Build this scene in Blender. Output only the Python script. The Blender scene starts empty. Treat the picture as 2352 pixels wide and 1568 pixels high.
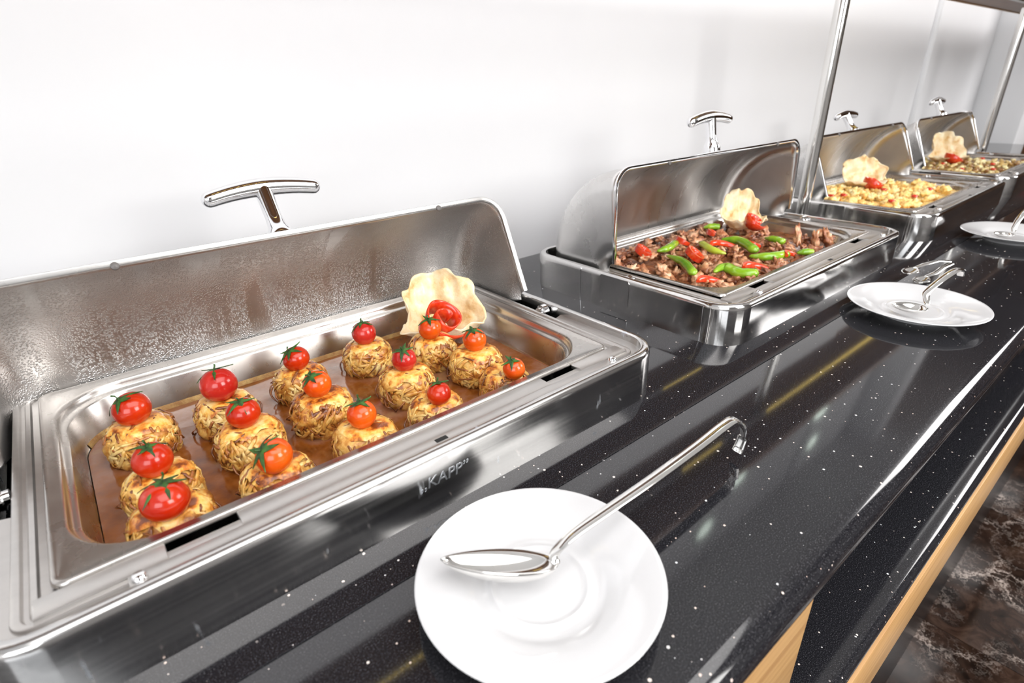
import bpy, bmesh, math, random
from mathutils import Vector, Matrix, noise
PI = math.pi
SC = bpy.context.scene
COL = SC.collection

# ---------------------------------------------------------------- camera
cam_d = bpy.data.cameras.new('camera')
cam = bpy.data.objects.new('camera', cam_d); COL.objects.link(cam)
RR = [[0.7716031267, -0.6354749614, -0.0282876001],
      [-0.2888278848, -0.3103839607, -0.9056711599],
      [0.5667513280, 0.7069889464, -0.4230361235]]
m = Matrix.Identity(4)
for i in range(3):
    m[i][0] = RR[0][i]; m[i][1] = -RR[1][i]; m[i][2] = -RR[2][i]
m[0][3], m[1][3], m[2][3] = 0.0745702, -0.3868369, 0.3410292
cam.matrix_world = m
cam_d.sensor_width = 36.0
cam_d.lens = 1262.98 * 36 / 2352
cam_d.clip_start = 0.02
cam_d.dof.use_dof = True
cam_d.dof.focus_distance = 0.66
cam_d.dof.aperture_fstop = 6.0
SC.camera = cam

# ---------------------------------------------------------------- light and exposure
SC.view_settings.view_transform = 'Standard'
SC.view_settings.look = 'None'
SC.view_settings.gamma = 1.0
SC.view_settings.use_curve_mapping = False
SC.view_settings.exposure = 0.12
w = bpy.data.worlds.new('world'); SC.world = w; w.use_nodes = True
w.node_tree.nodes['Background'].inputs[0].default_value = (0.85, 0.92, 1.0, 1)
w.node_tree.nodes['Background'].inputs[1].default_value = 1.0
def area(name, loc, target, sx, sy, power, col=(1, 1, 1)):
    l = bpy.data.lights.new(name, 'AREA'); l.shape = 'RECTANGLE'; l.size = sx; l.size_y = sy
    l.energy = power; l.color = col
    o = bpy.data.objects.new(name, l); COL.objects.link(o); o.location = loc
    o.rotation_euler = (Vector(target) - Vector(loc)).to_track_quat('-Z', 'Y').to_euler()
    return o
area('key_softbox', (1.15, -2.2, 1.1), (0.4, 0.2, 0.1), 1.1, 1.1, 44, (1.0, 0.985, 0.96))
area('overhead_fill', (0.6, -1.1, 1.85), (0.6, -0.9, 0), 2.6, 1.4, 40, (1.0, 0.98, 0.97))  # added fill for general brightness, not a fitting of the room
area('window_light', (-1.4, -1.9, 1.0), (0.2, 0.2, 0.3), 1.6, 1.3, 34, (0.94, 0.97, 1.0))
area('far_light', (4.6, -1.6, 1.6), (2.6, 0.5, 0.2), 1.6, 1.2, 58, (1.0, 0.98, 0.97))

# ---------------------------------------------------------------- materials
def new_mat(name):
    mt = bpy.data.materials.new(name); mt.use_nodes = True
    nt = mt.node_tree; b = nt.nodes['Principled BSDF']
    return mt, nt, b
def N(nt, typ, **kw):
    n = nt.nodes.new(typ)
    for k, v in kw.items():
        if k.startswith('i_'):
            key = k[2:].replace('_', ' ')
            n.inputs[key].default_value = v
        else: setattr(n, k, v)
    return n
def L(nt, a, ao, b, bi): nt.links.new(a.outputs[ao], b.inputs[bi])
def coords(nt, scale=(1, 1, 1), kind='Object', rot=(0, 0, 0)):
    t = N(nt, 'ShaderNodeTexCoord'); mp = N(nt, 'ShaderNodeMapping')
    mp.inputs['Scale'].default_value = scale; mp.inputs['Rotation'].default_value = rot
    L(nt, t, kind, mp, 'Vector'); return mp
def ramp(nt, stops):
    r = N(nt, 'ShaderNodeValToRGB'); e = r.color_ramp.elements
    while len(e) < len(stops): e.new(0.5)
    for s, (p, c) in zip(e, stops):
        s.position = p; s.color = (*c, 1) if len(c) == 3 else c
    return r
def noise_tex(nt, mp, scale, detail=3, rough=0.55, dist=0):
    n = N(nt, 'ShaderNodeTexNoise'); n.inputs['Scale'].default_value = scale
    n.inputs['Detail'].default_value = detail; n.inputs['Roughness'].default_value = rough
    n.inputs['Distortion'].default_value = dist
    if mp: L(nt, mp, 'Vector', n, 'Vector')
    return n
def bump(nt, b, src, out, strength, dist):
    bp = N(nt, 'ShaderNodeBump'); bp.inputs['Strength'].default_value = strength
    bp.inputs['Distance'].default_value = dist
    L(nt, src, out, bp, 'Height'); L(nt, bp, 'Normal', b, 'Normal'); return bp
def simple(name, col, rough=0.5, metal=0, spec=None, coat=0, em=None, emc=None):
    mt, nt, b = new_mat(name)
    b.inputs['Base Color'].default_value = (*col, 1); b.inputs['Roughness'].default_value = rough
    b.inputs['Metallic'].default_value = metal
    if coat: b.inputs['Coat Weight'].default_value = coat; b.inputs['Coat Roughness'].default_value = 0.05
    if em: b.inputs['Emission Color'].default_value = (*(emc or col), 1); b.inputs['Emission Strength'].default_value = em
    return mt
def varied(name, stops, scale, rough=0.5, detail=3, bumps=0.0, bscale=None, coat=0, sss=0, stretch=(1, 1, 1), dist=0, rnd=0.0):
    mt, nt, b = new_mat(name)
    mp = coords(nt, stretch)
    n = noise_tex(nt, mp, scale, detail, 0.6, dist)
    if rnd:
        oi = N(nt, 'ShaderNodeObjectInfo'); ad = N(nt, 'ShaderNodeVectorMath', operation='MULTIPLY_ADD')
        L(nt, oi, 'Random', ad, 0); ad.inputs[1].default_value = (3, 7, 5); L(nt, mp, 'Vector', ad, 2)
        L(nt, ad, 'Vector', n, 'Vector')
        ma = N(nt, 'ShaderNodeMath', operation='MULTIPLY_ADD'); L(nt, oi, 'Random', ma, 0)
        ma.inputs[1].default_value = rnd; ma.inputs[2].default_value = -rnd / 2
        mb = N(nt, 'ShaderNodeMath', operation='ADD'); L(nt, ma, 0, mb, 0); L(nt, n, 'Fac', mb, 1)
        src, so = mb, 0
    else: src, so = n, 'Fac'
    r = ramp(nt, stops); L(nt, src, so, r, 'Fac'); L(nt, r, 'Color', b, 'Base Color')
    b.inputs['Roughness'].default_value = rough
    if coat: b.inputs['Coat Weight'].default_value = coat; b.inputs['Coat Roughness'].default_value = 0.08
    if sss:
        b.inputs['Subsurface Weight'].default_value = sss; b.inputs['Subsurface Scale'].default_value = 0.004
        b.inputs['Subsurface Radius'].default_value = (1, .4, .2)
    if bumps:
        n2 = noise_tex(nt, mp, bscale or scale * 3, 4); bump(nt, b, n2, 'Fac', bumps, 0.002)
    return mt

def steel(name, col=(0.66, 0.65, 0.64), rough=0.24, brush=(3, 260, 260), aniso=0.0, bs=0.06, rot=0.25, stains=False, scr=0.12):
    mt, nt, b = new_mat(name)
    b.inputs['Metallic'].default_value = 1.0
    mp = coords(nt, brush)
    n = noise_tex(nt, mp, 1.0, 3, 0.6)
    r = N(nt, 'ShaderNodeMapRange'); r.inputs['To Min'].default_value = rough - scr / 2; r.inputs['To Max'].default_value = rough + scr
    L(nt, n, 'Fac', r, 'Value')
    mp2 = coords(nt, (1, 1, 1)); n2 = noise_tex(nt, mp2, 9, 4, 0.6)
    a = N(nt, 'ShaderNodeMath', operation='MULTIPLY_ADD'); L(nt, n2, 'Fac', a, 0); a.inputs[1].default_value = 0.16; a.inputs[2].default_value = -0.08
    ad = N(nt, 'ShaderNodeMath', operation='ADD', use_clamp=True); L(nt, r, 'Result', ad, 0); L(nt, a, 0, ad, 1)
    rough_out = ad
    c = ramp(nt, [(0.3, tuple(x * 0.93 for x in col)), (0.7, col)]); L(nt, n, 'Fac', c, 'Fac')
    cs = c
    if stains:   # dried lime-water runs near the top edge
        mp3 = coords(nt, (1, 1, 0.28)); n3 = noise_tex(nt, mp3, 42, 3, 0.7)
        st = ramp(nt, [(0.64, (0, 0, 0)), (0.70, (1, 1, 1))]); L(nt, n3, 'Fac', st, 'Fac')
        mx = N(nt, 'ShaderNodeMix', data_type='RGBA'); L(nt, st, 'Color', mx, 'Factor')
        L(nt, c, 'Color', mx, 6); mx.inputs[7].default_value = (0.75, 0.8, 0.86, 1)
        mr = N(nt, 'ShaderNodeMath', operation='MULTIPLY_ADD', use_clamp=True); L(nt, st, 'Color', mr, 0); mr.inputs[1].default_value = 0.22; L(nt, ad, 0, mr, 2)
        rough_out = mr
        nt.links.new(mx.outputs[2], b.inputs['Base Color'])
    else: L(nt, c, 'Color', b, 'Base Color')
    L(nt, rough_out, 0, b, 'Roughness')
    if aniso:
        b.inputs['Anisotropic'].default_value = aniso; b.inputs['Anisotropic Rotation'].default_value = rot
        tg = N(nt, 'ShaderNodeTangent', direction_type='RADIAL', axis='Z'); L(nt, tg, 'Tangent', b, 'Tangent')
    if bs: bump(nt, b, n, 'Fac', bs, 0.0004)
    return mt
M = {}
M['housing'] = steel('brushed_steel', rough=0.14, aniso=0.6, stains=True, scr=0.10)
M['housing2'] = steel('brushed_steel_clean', rough=0.105, aniso=0.85, bs=0.02, scr=0.05)
M['deck'] = steel('satin_steel', (0.64, 0.62, 0.60), rough=0.36, brush=(3, 110, 110), bs=0.015, scr=0.06)
M['pan'] = steel('pan_steel', (0.54, 0.515, 0.49), rough=0.24, brush=(40, 40, 40), bs=0.02)
M['chrome'] = simple('chrome', (0.86, 0.86, 0.87), 0.06, 1)
M['lid_out'] = steel('lid_outer_steel', (0.72, 0.71, 0.70), rough=0.26, brush=(2, 40, 40), bs=0.0, scr=0.04)
M['cutlery'] = simple('polished_steel', (0.80, 0.79, 0.77), 0.09, 1)
M['dark'] = simple('gap_shade', (0.006, 0.006, 0.006), 0.6)  # near-black colour standing in for the shade inside openings
M['rubber'] = simple('rubber_bumper', (0.12, 0.11, 0.105), 0.4)
def lid_inner(wet):
    mt, nt, b = new_mat('lid_inner_steel_wet' if wet else 'lid_inner_steel')
    b.inputs['Metallic'].default_value = 1.0
    mp = coords(nt, (1, 1, 1))
    n = noise_tex(nt, mp, 7, 4, 0.6)
    mpS = coords(nt, (1.0, 0.12, 0.12)); st = noise_tex(nt, mpS, 26, 3, 0.6)   # wiped vertical runs
    stc = ramp(nt, [(0.42, (0, 0, 0)), (0.62, (1, 1, 1))]); L(nt, st, 'Fac', stc, 'Fac')
    c = ramp(nt, [(0.25, (0.47, 0.46, 0.455)), (0.75, (0.66, 0.65, 0.64))]); L(nt, n, 'Fac', c, 'Fac')
    L(nt, c, 'Color', b, 'Base Color')
    r = N(nt, 'ShaderNodeMapRange'); r.inputs['To Min'].default_value = 0.42 if wet else 0.27; r.inputs['To Max'].default_value = 0.34 if wet else 0.36
    L(nt, stc, 'Color', r, 'Value'); L(nt, r, 'Result', b, 'Roughness')
    if wet:   # condensation beads
        mpv = coords(nt, (1, 1, 1))
        v = N(nt, 'ShaderNodeTexVoronoi'); v.inputs['Scale'].default_value = 520; L(nt, mpv, 'Vector', v, 'Vector')
        rr = ramp(nt, [(0.0, (1, 1, 1)), (0.55, (0, 0, 0))]); L(nt, v, 'Distance', rr, 'Fac')
        msk = ramp(nt, [(0.50, (1, 1, 1)), (0.66, (0.0, 0.0, 0.0))]); L(nt, st, 'Fac', msk, 'Fac')
        mu = N(nt, 'ShaderNodeMath', operation='MULTIPLY'); L(nt, rr, 'Color', mu, 0); L(nt, msk, 'Color', mu, 1)
        bump(nt, b, mu, 0, 0.7, 0.0007)
    return mt
M['lid_wet'] = lid_inner(True); M['lid_in'] = lid_inner(False)

def granite():
    mt, nt, b = new_mat('black_granite')
    mp = coords(nt, (1, 1, 1))
    v = N(nt, 'ShaderNodeTexVoronoi'); v.inputs['Scale'].default_value = 330; L(nt, mp, 'Vector', v, 'Vector')
    sep = N(nt, 'ShaderNodeSeparateColor'); L(nt, v, 'Color', sep, 'Color')
    pick = ramp(nt, [(0.935, (0, 0, 0)), (0.94, (1, 1, 1))]); L(nt, sep, 'Red', pick, 'Fac')
    sz = N(nt, 'ShaderNodeMath', operation='MULTIPLY'); L(nt, sep, 'Green', sz, 0); sz.inputs[1].default_value = 0.34
    pw = N(nt, 'ShaderNodeMath', operation='POWER'); L(nt, sz, 0, pw, 0); pw.inputs[1].default_value = 1.9
    pm_ = N(nt, 'ShaderNodeMath', operation='MULTIPLY'); L(nt, pw, 0, pm_, 0); pm_.inputs[1].default_value = 3.2
    lt = N(nt, 'ShaderNodeMath', operation='LESS_THAN'); L(nt, v, 'Distance', lt, 0); L(nt, pm_, 0, lt, 1)
    mu = N(nt, 'ShaderNodeMath', operation='MULTIPLY'); L(nt, pick, 'Color', mu, 0); L(nt, lt, 0, mu, 1)
    n = noise_tex(nt, mp, 900, 2, 0.8)
    base = ramp(nt, [(0.42, (0.006, 0.006, 0.008)), (0.58, (0.018, 0.018, 0.021)), (0.70, (0.085, 0.083, 0.09))]); L(nt, n, 'Fac', base, 'Fac')
    sc = ramp(nt, [(0.0, (0.8, 0.72, 0.66)), (0.5, (0.62, 0.42, 0.33)), (1.0, (0.75, 0.78, 0.8))]); L(nt, sep, 'Blue', sc, 'Fac')
    mx = N(nt, 'ShaderNodeMix', data_type='RGBA'); L(nt, mu, 0, mx, 'Factor'); L(nt, base, 'Color', mx, 6); L(nt, sc, 'Color', mx, 7)
    nt.links.new(mx.outputs[2], b.inputs['Base Color'])
    b.inputs['Roughness'].default_value = 0.07
    b.inputs['IOR'].default_value = 1.62
    return mt
M['granite'] = granite()
def marble():
    mt, nt, b = new_mat('emperador_marble')
    mp = coords(nt, (1, 1, 1))
    wn = noise_tex(nt, mp, 6, 7, 0.72)
    mixv = N(nt, 'ShaderNodeMix', data_type='RGBA', i_Factor=0.30); mixv.blend_type = 'ADD'
    nt.links.new(mp.outputs['Vector'], mixv.inputs[6]); L(nt, wn, 'Color', mixv, 7)
    v = N(nt, 'ShaderNodeTexVoronoi', feature='DISTANCE_TO_EDGE'); v.inputs['Scale'].default_value = 4.5
    nt.links.new(mixv.outputs[2], v.inputs['Vector'])
    v2 = N(nt, 'ShaderNodeTexVoronoi', feature='DISTANCE_TO_EDGE'); v2.inputs['Scale'].default_value = 19
    nt.links.new(mixv.outputs[2], v2.inputs['Vector'])
    r1 = ramp(nt, [(0.0, (1, 1, 1)), (0.025, (0, 0, 0))]); L(nt, v, 'Distance', r1, 'Fac')
    r2 = ramp(nt, [(0.0, (0.55, 0.55, 0.55)), (0.05, (0, 0, 0))]); L(nt, v2, 'Distance', r2, 'Fac')
    nm = noise_tex(nt, mp, 3.2, 3, 0.6); rm = ramp(nt, [(0.44, (0, 0, 0)), (0.60, (1, 1, 1))]); L(nt, nm, 'Fac', rm, 'Fac')
    mx1 = N(nt, 'ShaderNodeMath', operation='MAXIMUM'); L(nt, r1, 'Color', mx1, 0); L(nt, r2, 'Color', mx1, 1)
    mu = N(nt, 'ShaderNodeMath', operation='MULTIPLY'); L(nt, mx1, 0, mu, 0); L(nt, rm, 'Color', mu, 1)
    nb = noise_tex(nt, mp, 11, 6, 0.65, 1.5)
    base = ramp(nt, [(0.35, (0.007, 0.004, 0.003)), (0.52, (0.030, 0.016, 0.011)), (0.70, (0.07, 0.042, 0.030))]); L(nt, nb, 'Fac', base, 'Fac')
    mx = N(nt, 'ShaderNodeMix', data_type='RGBA'); L(nt, mu, 0, mx, 'Factor'); L(nt, base, 'Color', mx, 6); mx.inputs[7].default_value = (0.62, 0.52, 0.46, 1)
    nt.links.new(mx.outputs[2], b.inputs['Base Color'])
    b.inputs['Roughness'].default_value = 0.12
    return mt
M['marble'] = marble()
def wood(name, c1, c2, sc=(1.2, 60, 60)):
    mt, nt, b = new_mat(name)
    mp = coords(nt, sc); n = noise_tex(nt, mp, 2.2, 4, 0.6, 0.4)
    r = ramp(nt, [(0.3, c1), (0.7, c2)]); L(nt, n, 'Fac', r, 'Fac'); L(nt, r, 'Color', b, 'Base Color')
    b.inputs['Roughness'].default_value = 0.4; bump(nt, b, n, 'Fac', 0.1, 0.0005)
    return mt
M['wood'] = wood('oak_trim', (0.42, 0.22, 0.08), (0.62, 0.37, 0.15))
M['wood_dark'] = wood('walnut_shelf', (0.16, 0.07, 0.025), (0.28, 0.13, 0.05))
M['wall'] = varied('white_paint', [(0.3, (0.81, 0.81, 0.83)), (0.7, (0.83, 0.83, 0.845))], 3, 0.6)
M['ceiling'] = simple('ceiling_paint', (0.75, 0.75, 0.75), 0.8)
M['wall2'] = simple('grey_room_paint', (0.70, 0.69, 0.68), 0.8)
M['porcelain'] = simple('porcelain', (0.60, 0.60, 0.61), 0.12, 0, coat=0.5)
M['black_panel'] = simple('black_lacquer', (0.012, 0.011, 0.012), 0.25)
# food
M['sauce'] = varied('tomato_gravy', [(0.30, (0.13, 0.035, 0.006)), (0.46, (0.25, 0.075, 0.012)), (0.60, (0.30, 0.13, 0.07)), (0.8, (0.42, 0.25, 0.10))], 22, 0.14, 4, 0.25, 60, coat=0.5)
M['crust_sauce'] = varied('dried_gravy_edge', [(0.35, (0.50, 0.32, 0.11)), (0.65, (0.34, 0.16, 0.05))], 120, 0.6, 3, 0.8, 300)
M['nest'] = varied('shredded_potato', [(0.32, (0.22, 0.06, 0.01)), (0.44, (0.52, 0.22, 0.035)), (0.56, (0.70, 0.40, 0.10)), (0.70, (0.78, 0.54, 0.20))], 75, 0.42, 4, 0.5, 260, coat=0.25, sss=0.12, rnd=0.05)
M['strand'] = varied('potato_strand', [(0.30, (0.14, 0.035, 0.008)), (0.41, (0.42, 0.14, 0.02)), (0.51, (0.70, 0.38, 0.08)), (0.68, (0.84, 0.63, 0.26))], 46, 0.35, 3, 0, coat=0.35, sss=0.1, rnd=0.12)
M['strand_dark'] = varied('browned_strand', [(0.35, (0.10, 0.025, 0.01)), (0.65, (0.40, 0.14, 0.03))], 60, 0.35, 3, 0, coat=0.35)
M['cheese'] = varied('melted_cheese', [(0.38, (0.20, 0.045, 0.008)), (0.45, (0.58, 0.18, 0.018)), (0.53, (0.82, 0.46, 0.09)), (0.68, (0.90, 0.74, 0.34))], 58, 0.3, 4, 0.3, 120, coat=0.3, sss=0.2, rnd=0.05)
def tomato_mat(name, c, c2):
    mt, nt, b = new_mat(name)
    mp = coords(nt); n = noise_tex(nt, mp, 30, 2)
    r = ramp(nt, [(0.35, c), (0.68, c2)]); L(nt, n, 'Fac', r, 'Fac'); L(nt, r, 'Color', b, 'Base Color')
    b.inputs['Roughness'].default_value = 0.2; b.inputs['Coat Weight'].default_value = 0.25; b.inputs['Coat Roughness'].default_value = 0.05; b.inputs['Specular IOR Level'].default_value = 0.4
    b.inputs['Subsurface Weight'].default_value = 0.15; b.inputs['Subsurface Scale'].default_value = 0.003
    mpw = coords(nt, (220, 25, 25)); nw = noise_tex(nt, mpw, 1, 2); bump(nt, b, nw, 'Fac', 0.05, 0.0005)
    return mt
M['tom_red'] = tomato_mat('tomato_red', (0.40, 0.012, 0.002), (0.54, 0.034, 0.003))
M['tom_orange'] = tomato_mat('tomato_orange_red', (0.58, 0.045, 0.003), (0.72, 0.11, 0.005))
M['tom_pink'] = tomato_mat('tomato_blistered', (0.40, 0.010, 0.006), (0.52, 0.03, 0.02))
M['calyx'] = varied('tomato_calyx', [(0.35, (0.008, 0.022, 0.006)), (0.65, (0.045, 0.14, 0.018))], 120, 0.5)
M['tom_flesh'] = varied('tomato_flesh', [(0.35, (0.60, 0.022, 0.004)), (0.65, (0.70, 0.07, 0.015))], 120, 0.2, coat=0.5, sss=0.1)
M['tom_skin'] = simple('tomato_skin', (0.66, 0.02, 0.008), 0.15, coat=0.6)
M['crisp'] = varied('fried_flatbread', [(0.30, (0.62, 0.36, 0.12)), (0.42, (0.82, 0.62, 0.34)), (0.62, (0.90, 0.79, 0.57))], 34, 0.4, 5, 0.8, 90, coat=0.15, sss=0.15)
M['pepper'] = varied('green_pepper', [(0.35, (0.12, 0.32, 0.010)), (0.65, (0.38, 0.58, 0.03))], 18, 0.2, 3, 0.12, 60, coat=0.6, rnd=0.2)
M['pepper_y'] = varied('yellow_green_pepper', [(0.35, (0.40, 0.52, 0.03)), (0.65, (0.62, 0.66, 0.08))], 20, 0.2, coat=0.6)
M['meat'] = varied('fried_meat', [(0.30, (0.10, 0.028, 0.012)), (0.43, (0.34, 0.11, 0.045)), (0.56, (0.62, 0.30, 0.15)), (0.72, (0.80, 0.56, 0.36))], 55, 0.32, 4, 0.5, 160, coat=0.3, rnd=0.16)
M['meat_bed'] = varied('meat_juices', [(0.35, (0.10, 0.03, 0.014)), (0.65, (0.34, 0.13, 0.05))], 60, 0.25, 4, 0.6, 130, coat=0.4)
M['egg'] = varied('scrambled_egg', [(0.33, (0.80, 0.42, 0.10)), (0.5, (0.90, 0.64, 0.22)), (0.68, (0.94, 0.80, 0.44))], 45, 0.35, 4, 0.3, 140, coat=0.2, sss=0.2, rnd=0.2)
M['mush'] = varied('stir_fry_piece', [(0.30, (0.24, 0.10, 0.02)), (0.48, (0.60, 0.40, 0.12)), (0.66, (0.84, 0.74, 0.40))], 40, 0.3, 3, 0.2, coat=0.3, rnd=0.45)
M['red_bit'] = simple('red_pepper_bit', (0.55, 0.035, 0.01), 0.25, coat=0.4)
M['led'] = simple('led_warm', (1, 0.75, 0.2), 0.4, em=9, emc=(1.0, 0.72, 0.16))
M['lamp'] = simple('lamp_glow', (0.9, 1, 0.92), 0.4, em=7, emc=(0.86, 1.0, 0.88))
M['etch'] = simple('etched_logo', (0.80, 0.83, 0.87), 0.38, 1.0)

# ---------------------------------------------------------------- mesh helpers
def link(name, me, mat=None, parent=None, loc=None, smooth=True, ang=40):
    o = bpy.data.objects.new(name, me); COL.objects.link(o)
    if mat is not None and not me.materials: me.materials.append(mat)
    if parent: o.parent = parent
    if loc: o.location = loc
    if smooth and len(me.polygons) and not me.get('sm'):
        me.shade_smooth()
        if ang < 180: me.set_sharp_from_angle(angle=math.radians(ang))
        me['sm'] = 1
    return o
def mesh(name, v, f):
    me = bpy.data.meshes.new(name); me.from_pydata([tuple(p) for p in v], [], f); me.validate(); me.update(); return me
class MB:
    def __init__(s): s.v = []; s.f = []
    def add(s, v, f):
        o = len(s.v); s.v += [tuple(p) for p in v]; s.f += [tuple(i + o for i in q) for q in f]; return s
    def box(s, x0, x1, y0, y1, z0, z1):
        v = [(x, y, z) for z in (z0, z1) for y in (y0, y1) for x in (x0, x1)]
        return s.add(v, [(0, 2, 3, 1), (4, 5, 7, 6), (0, 1, 5, 4), (2, 6, 7, 3), (0, 4, 6, 2), (1, 3, 7, 5)])
    def loft(s, loops, closed=True, cap0=False, cap1=False):
        n = len(loops[0]); v = [p for l in loops for p in l]; f = []
        for i in range(len(loops) - 1):
            for j in range(n if closed else n - 1):
                k = (j + 1) % n; f.append((i * n + j, i * n + k, (i + 1) * n + k, (i + 1) * n + j))
        if cap0: f.append(tuple(range(n - 1, -1, -1)))
        if cap1: f.append(tuple((len(loops) - 1) * n + j for j in range(n)))
        return s.add(v, f)
    def tube(s, pts, rad, seg=12, flat=1.0, up=(0, 0, 1), caps=True, round_ends=False):
        pts = [Vector(p) for p in pts]; n = len(pts)
        if not hasattr(rad, '__len__'): rad = [rad] * n
        rad = list(rad)
        if round_ends:
            d0 = (pts[0] - pts[1]).normalized(); d1 = (pts[-1] - pts[-2]).normalized(); r0, r1 = rad[0], rad[-1]
            A = [(pts[0] + d0 * r0 * math.sin(a), r0 * math.cos(a)) for a in (1.45, 1.1, 0.7, 0.35)]
            B = [(pts[-1] + d1 * r1 * math.sin(a), r1 * math.cos(a)) for a in (0.35, 0.7, 1.1, 1.45)]
            pts = [a[0] for a in A] + pts + [b[0] for b in B]; rad = [a[1] for a in A] + rad + [b[1] for b in B]; n = len(pts)
        loops = []
        for i in range(n):
            d = (pts[min(i + 1, n - 1)] - pts[max(i - 1, 0)]).normalized()
            a = Vector(up); sd = d.cross(a)
            if sd.length < 1e-3: sd = d.cross(Vector((0, 1, 0)))
            sd.normalize(); b = sd.cross(d)
            loops.append([pts[i] + (sd * math.cos(t) + b * math.sin(t) * flat) * rad[i] for t in [2 * PI * k / seg for k in range(seg)]])
        return s.loft(loops, True, caps, caps)
    def lathe(s, prof, seg=48, c=(0, 0, 0), cap0=False, cap1=False):
        loops = [[(c[0] + r * math.cos(2 * PI * k / seg), c[1] + r * math.sin(2 * PI * k / seg), c[2] + z) for k in range(seg)] for r, z in prof]
        return s.loft(loops, True, cap0, cap1)
    def build(s, name, mat, parent=None, loc=None, smooth=True, ang=40, fix=True):
        me = mesh(name, s.v, s.f)
        if fix:
            bm = bmesh.new(); bm.from_mesh(me); bmesh.ops.recalc_face_normals(bm, faces=bm.faces); bm.to_mesh(me); bm.free()
        return link(name, me, mat, parent, loc, smooth, ang)
def rr(x0, x1, y0, y1, r, z, n=8, m=10):
    """rounded rectangle loop with subdivided straight sides"""
    P = []
    cs = [((x1 - r, y0 + r), -PI / 2), ((x1 - r, y1 - r), 0), ((x0 + r, y1 - r), PI / 2), ((x0 + r, y0 + r), PI)]
    for i, ((cx, cy), a0) in enumerate(cs):
        for k in range(n + 1):
            a = a0 + PI / 2 * k / n; P.append(Vector((cx + r * math.cos(a), cy + r * math.sin(a), z)))
        nx = cs[(i + 1) % 4]; a1 = nx[1]
        q = Vector((nx[0][0] + r * math.cos(a1), nx[0][1] + r * math.sin(a1), z)); p = P[-1].copy()
        for k in range(1, m): P.append(p.lerp(q, k / m))
    return P
def bbox(name, mat, x0, x1, y0, y1, z0, z1, bev=0.0, parent=None, smooth=False, seg=2):
    bm = bmesh.new(); bmesh.ops.create_cube(bm, size=1)
    for v in bm.verts: v.co = Vector(((x0 + x1) / 2 + v.co.x * (x1 - x0), (y0 + y1) / 2 + v.co.y * (y1 - y0), (z0 + z1) / 2 + v.co.z * (z1 - z0)))
    if bev: bmesh.ops.bevel(bm, geom=bm.edges[:], offset=bev, segments=seg, affect='EDGES', profile=0.5)
    me = bpy.data.meshes.new(name); bm.to_mesh(me); bm.free()
    return link(name, me, mat, parent, None, bool(bev))
def empty(name, label, cat, loc=(0, 0, 0), rz=0, group=None):
    o = bpy.data.objects.new(name, None); COL.objects.link(o); o.empty_display_size = 0.02
    o.location = loc; o.rotation_euler = (0, 0, rz); return tag(o, label, cat, group)
def tag(o, label, cat, group=None, kind=None):
    if label: o['label'] = label
    if cat: o['category'] = cat
    if group: o['group'] = group
    if kind: o['kind'] = kind
    return o
def struct(o): o['kind'] = 'structure'; return o
def clone(root, loc=None, rot=None, scale=None, label=None):
    r = root.copy(); COL.objects.link(r)
    if loc is not None: r.location = loc
    if rot is not None: r.rotation_euler = rot
    if scale is not None: r.scale = scale
    if label: r['label'] = label
    for ch in list(root.children):
        c = ch.copy(); COL.objects.link(c); c.parent = r
        for g in list(ch.children):
            d = g.copy(); COL.objects.link(d); d.parent = c
    return r

# ================================================================= SETTING
WY = 0.50; FZ = -0.90; CZ = 2.0
fl = struct(bbox('floor', M['black_panel'], -2.2, 8.0, -4.2, 0.9, FZ - 0.08, FZ - 0.006))
T = 0.6
tile_me = None
for i in range(9):
    for j in range(5):
        if tile_me is None:
            t = bbox('floor_tile', M['marble'], 0.001, T - 0.001, 0.001, T - 0.001, -0.012, 0, 0.0008, fl); tile_me = t.data
        else:
            t = bpy.data.objects.new('floor_tile', tile_me); COL.objects.link(t); t.parent = fl
        t.location = (-0.35 + i * T, -0.12 - (j + 1) * T, FZ)
        if (i * 7 + j * 3) % 2: t.rotation_euler.z = PI; t.location.x += T; t.location.y += T
struct(bbox('wall_side', M['wood_dark'], 4.121, 8.0, WY, WY + 0.1, FZ, CZ))
struct(bbox('wall_back', M['wall'], -2.2, 4.12, WY, WY + 0.1, FZ, CZ))
struct(bbox('wall_front', M['wall2'], -2.2, 8.0, -4.2, -4.1, FZ, CZ))
struct(bbox('wall_left', M['wall2'], -2.2, -2.1, -4.1, WY, FZ, CZ))
struct(bbox('wall_far', M['wood_dark'], 7.9, 8.0, -4.1, WY, FZ, CZ))
struct(bbox('ceiling', M['ceiling'], -2.2, 8.0, -4.2, WY + 0.1, CZ, CZ + 0.08))
struct(bbox('trim_1', M['wall'], 3.02, 3.87, 0.480, WY + 0.01, FZ, CZ, 0.012, None, True, 3))
struct(bbox('wall_end', M['wall'], 3.87, 4.12, 0.272, WY, FZ, CZ, 0.008, None, True, 3))

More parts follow.
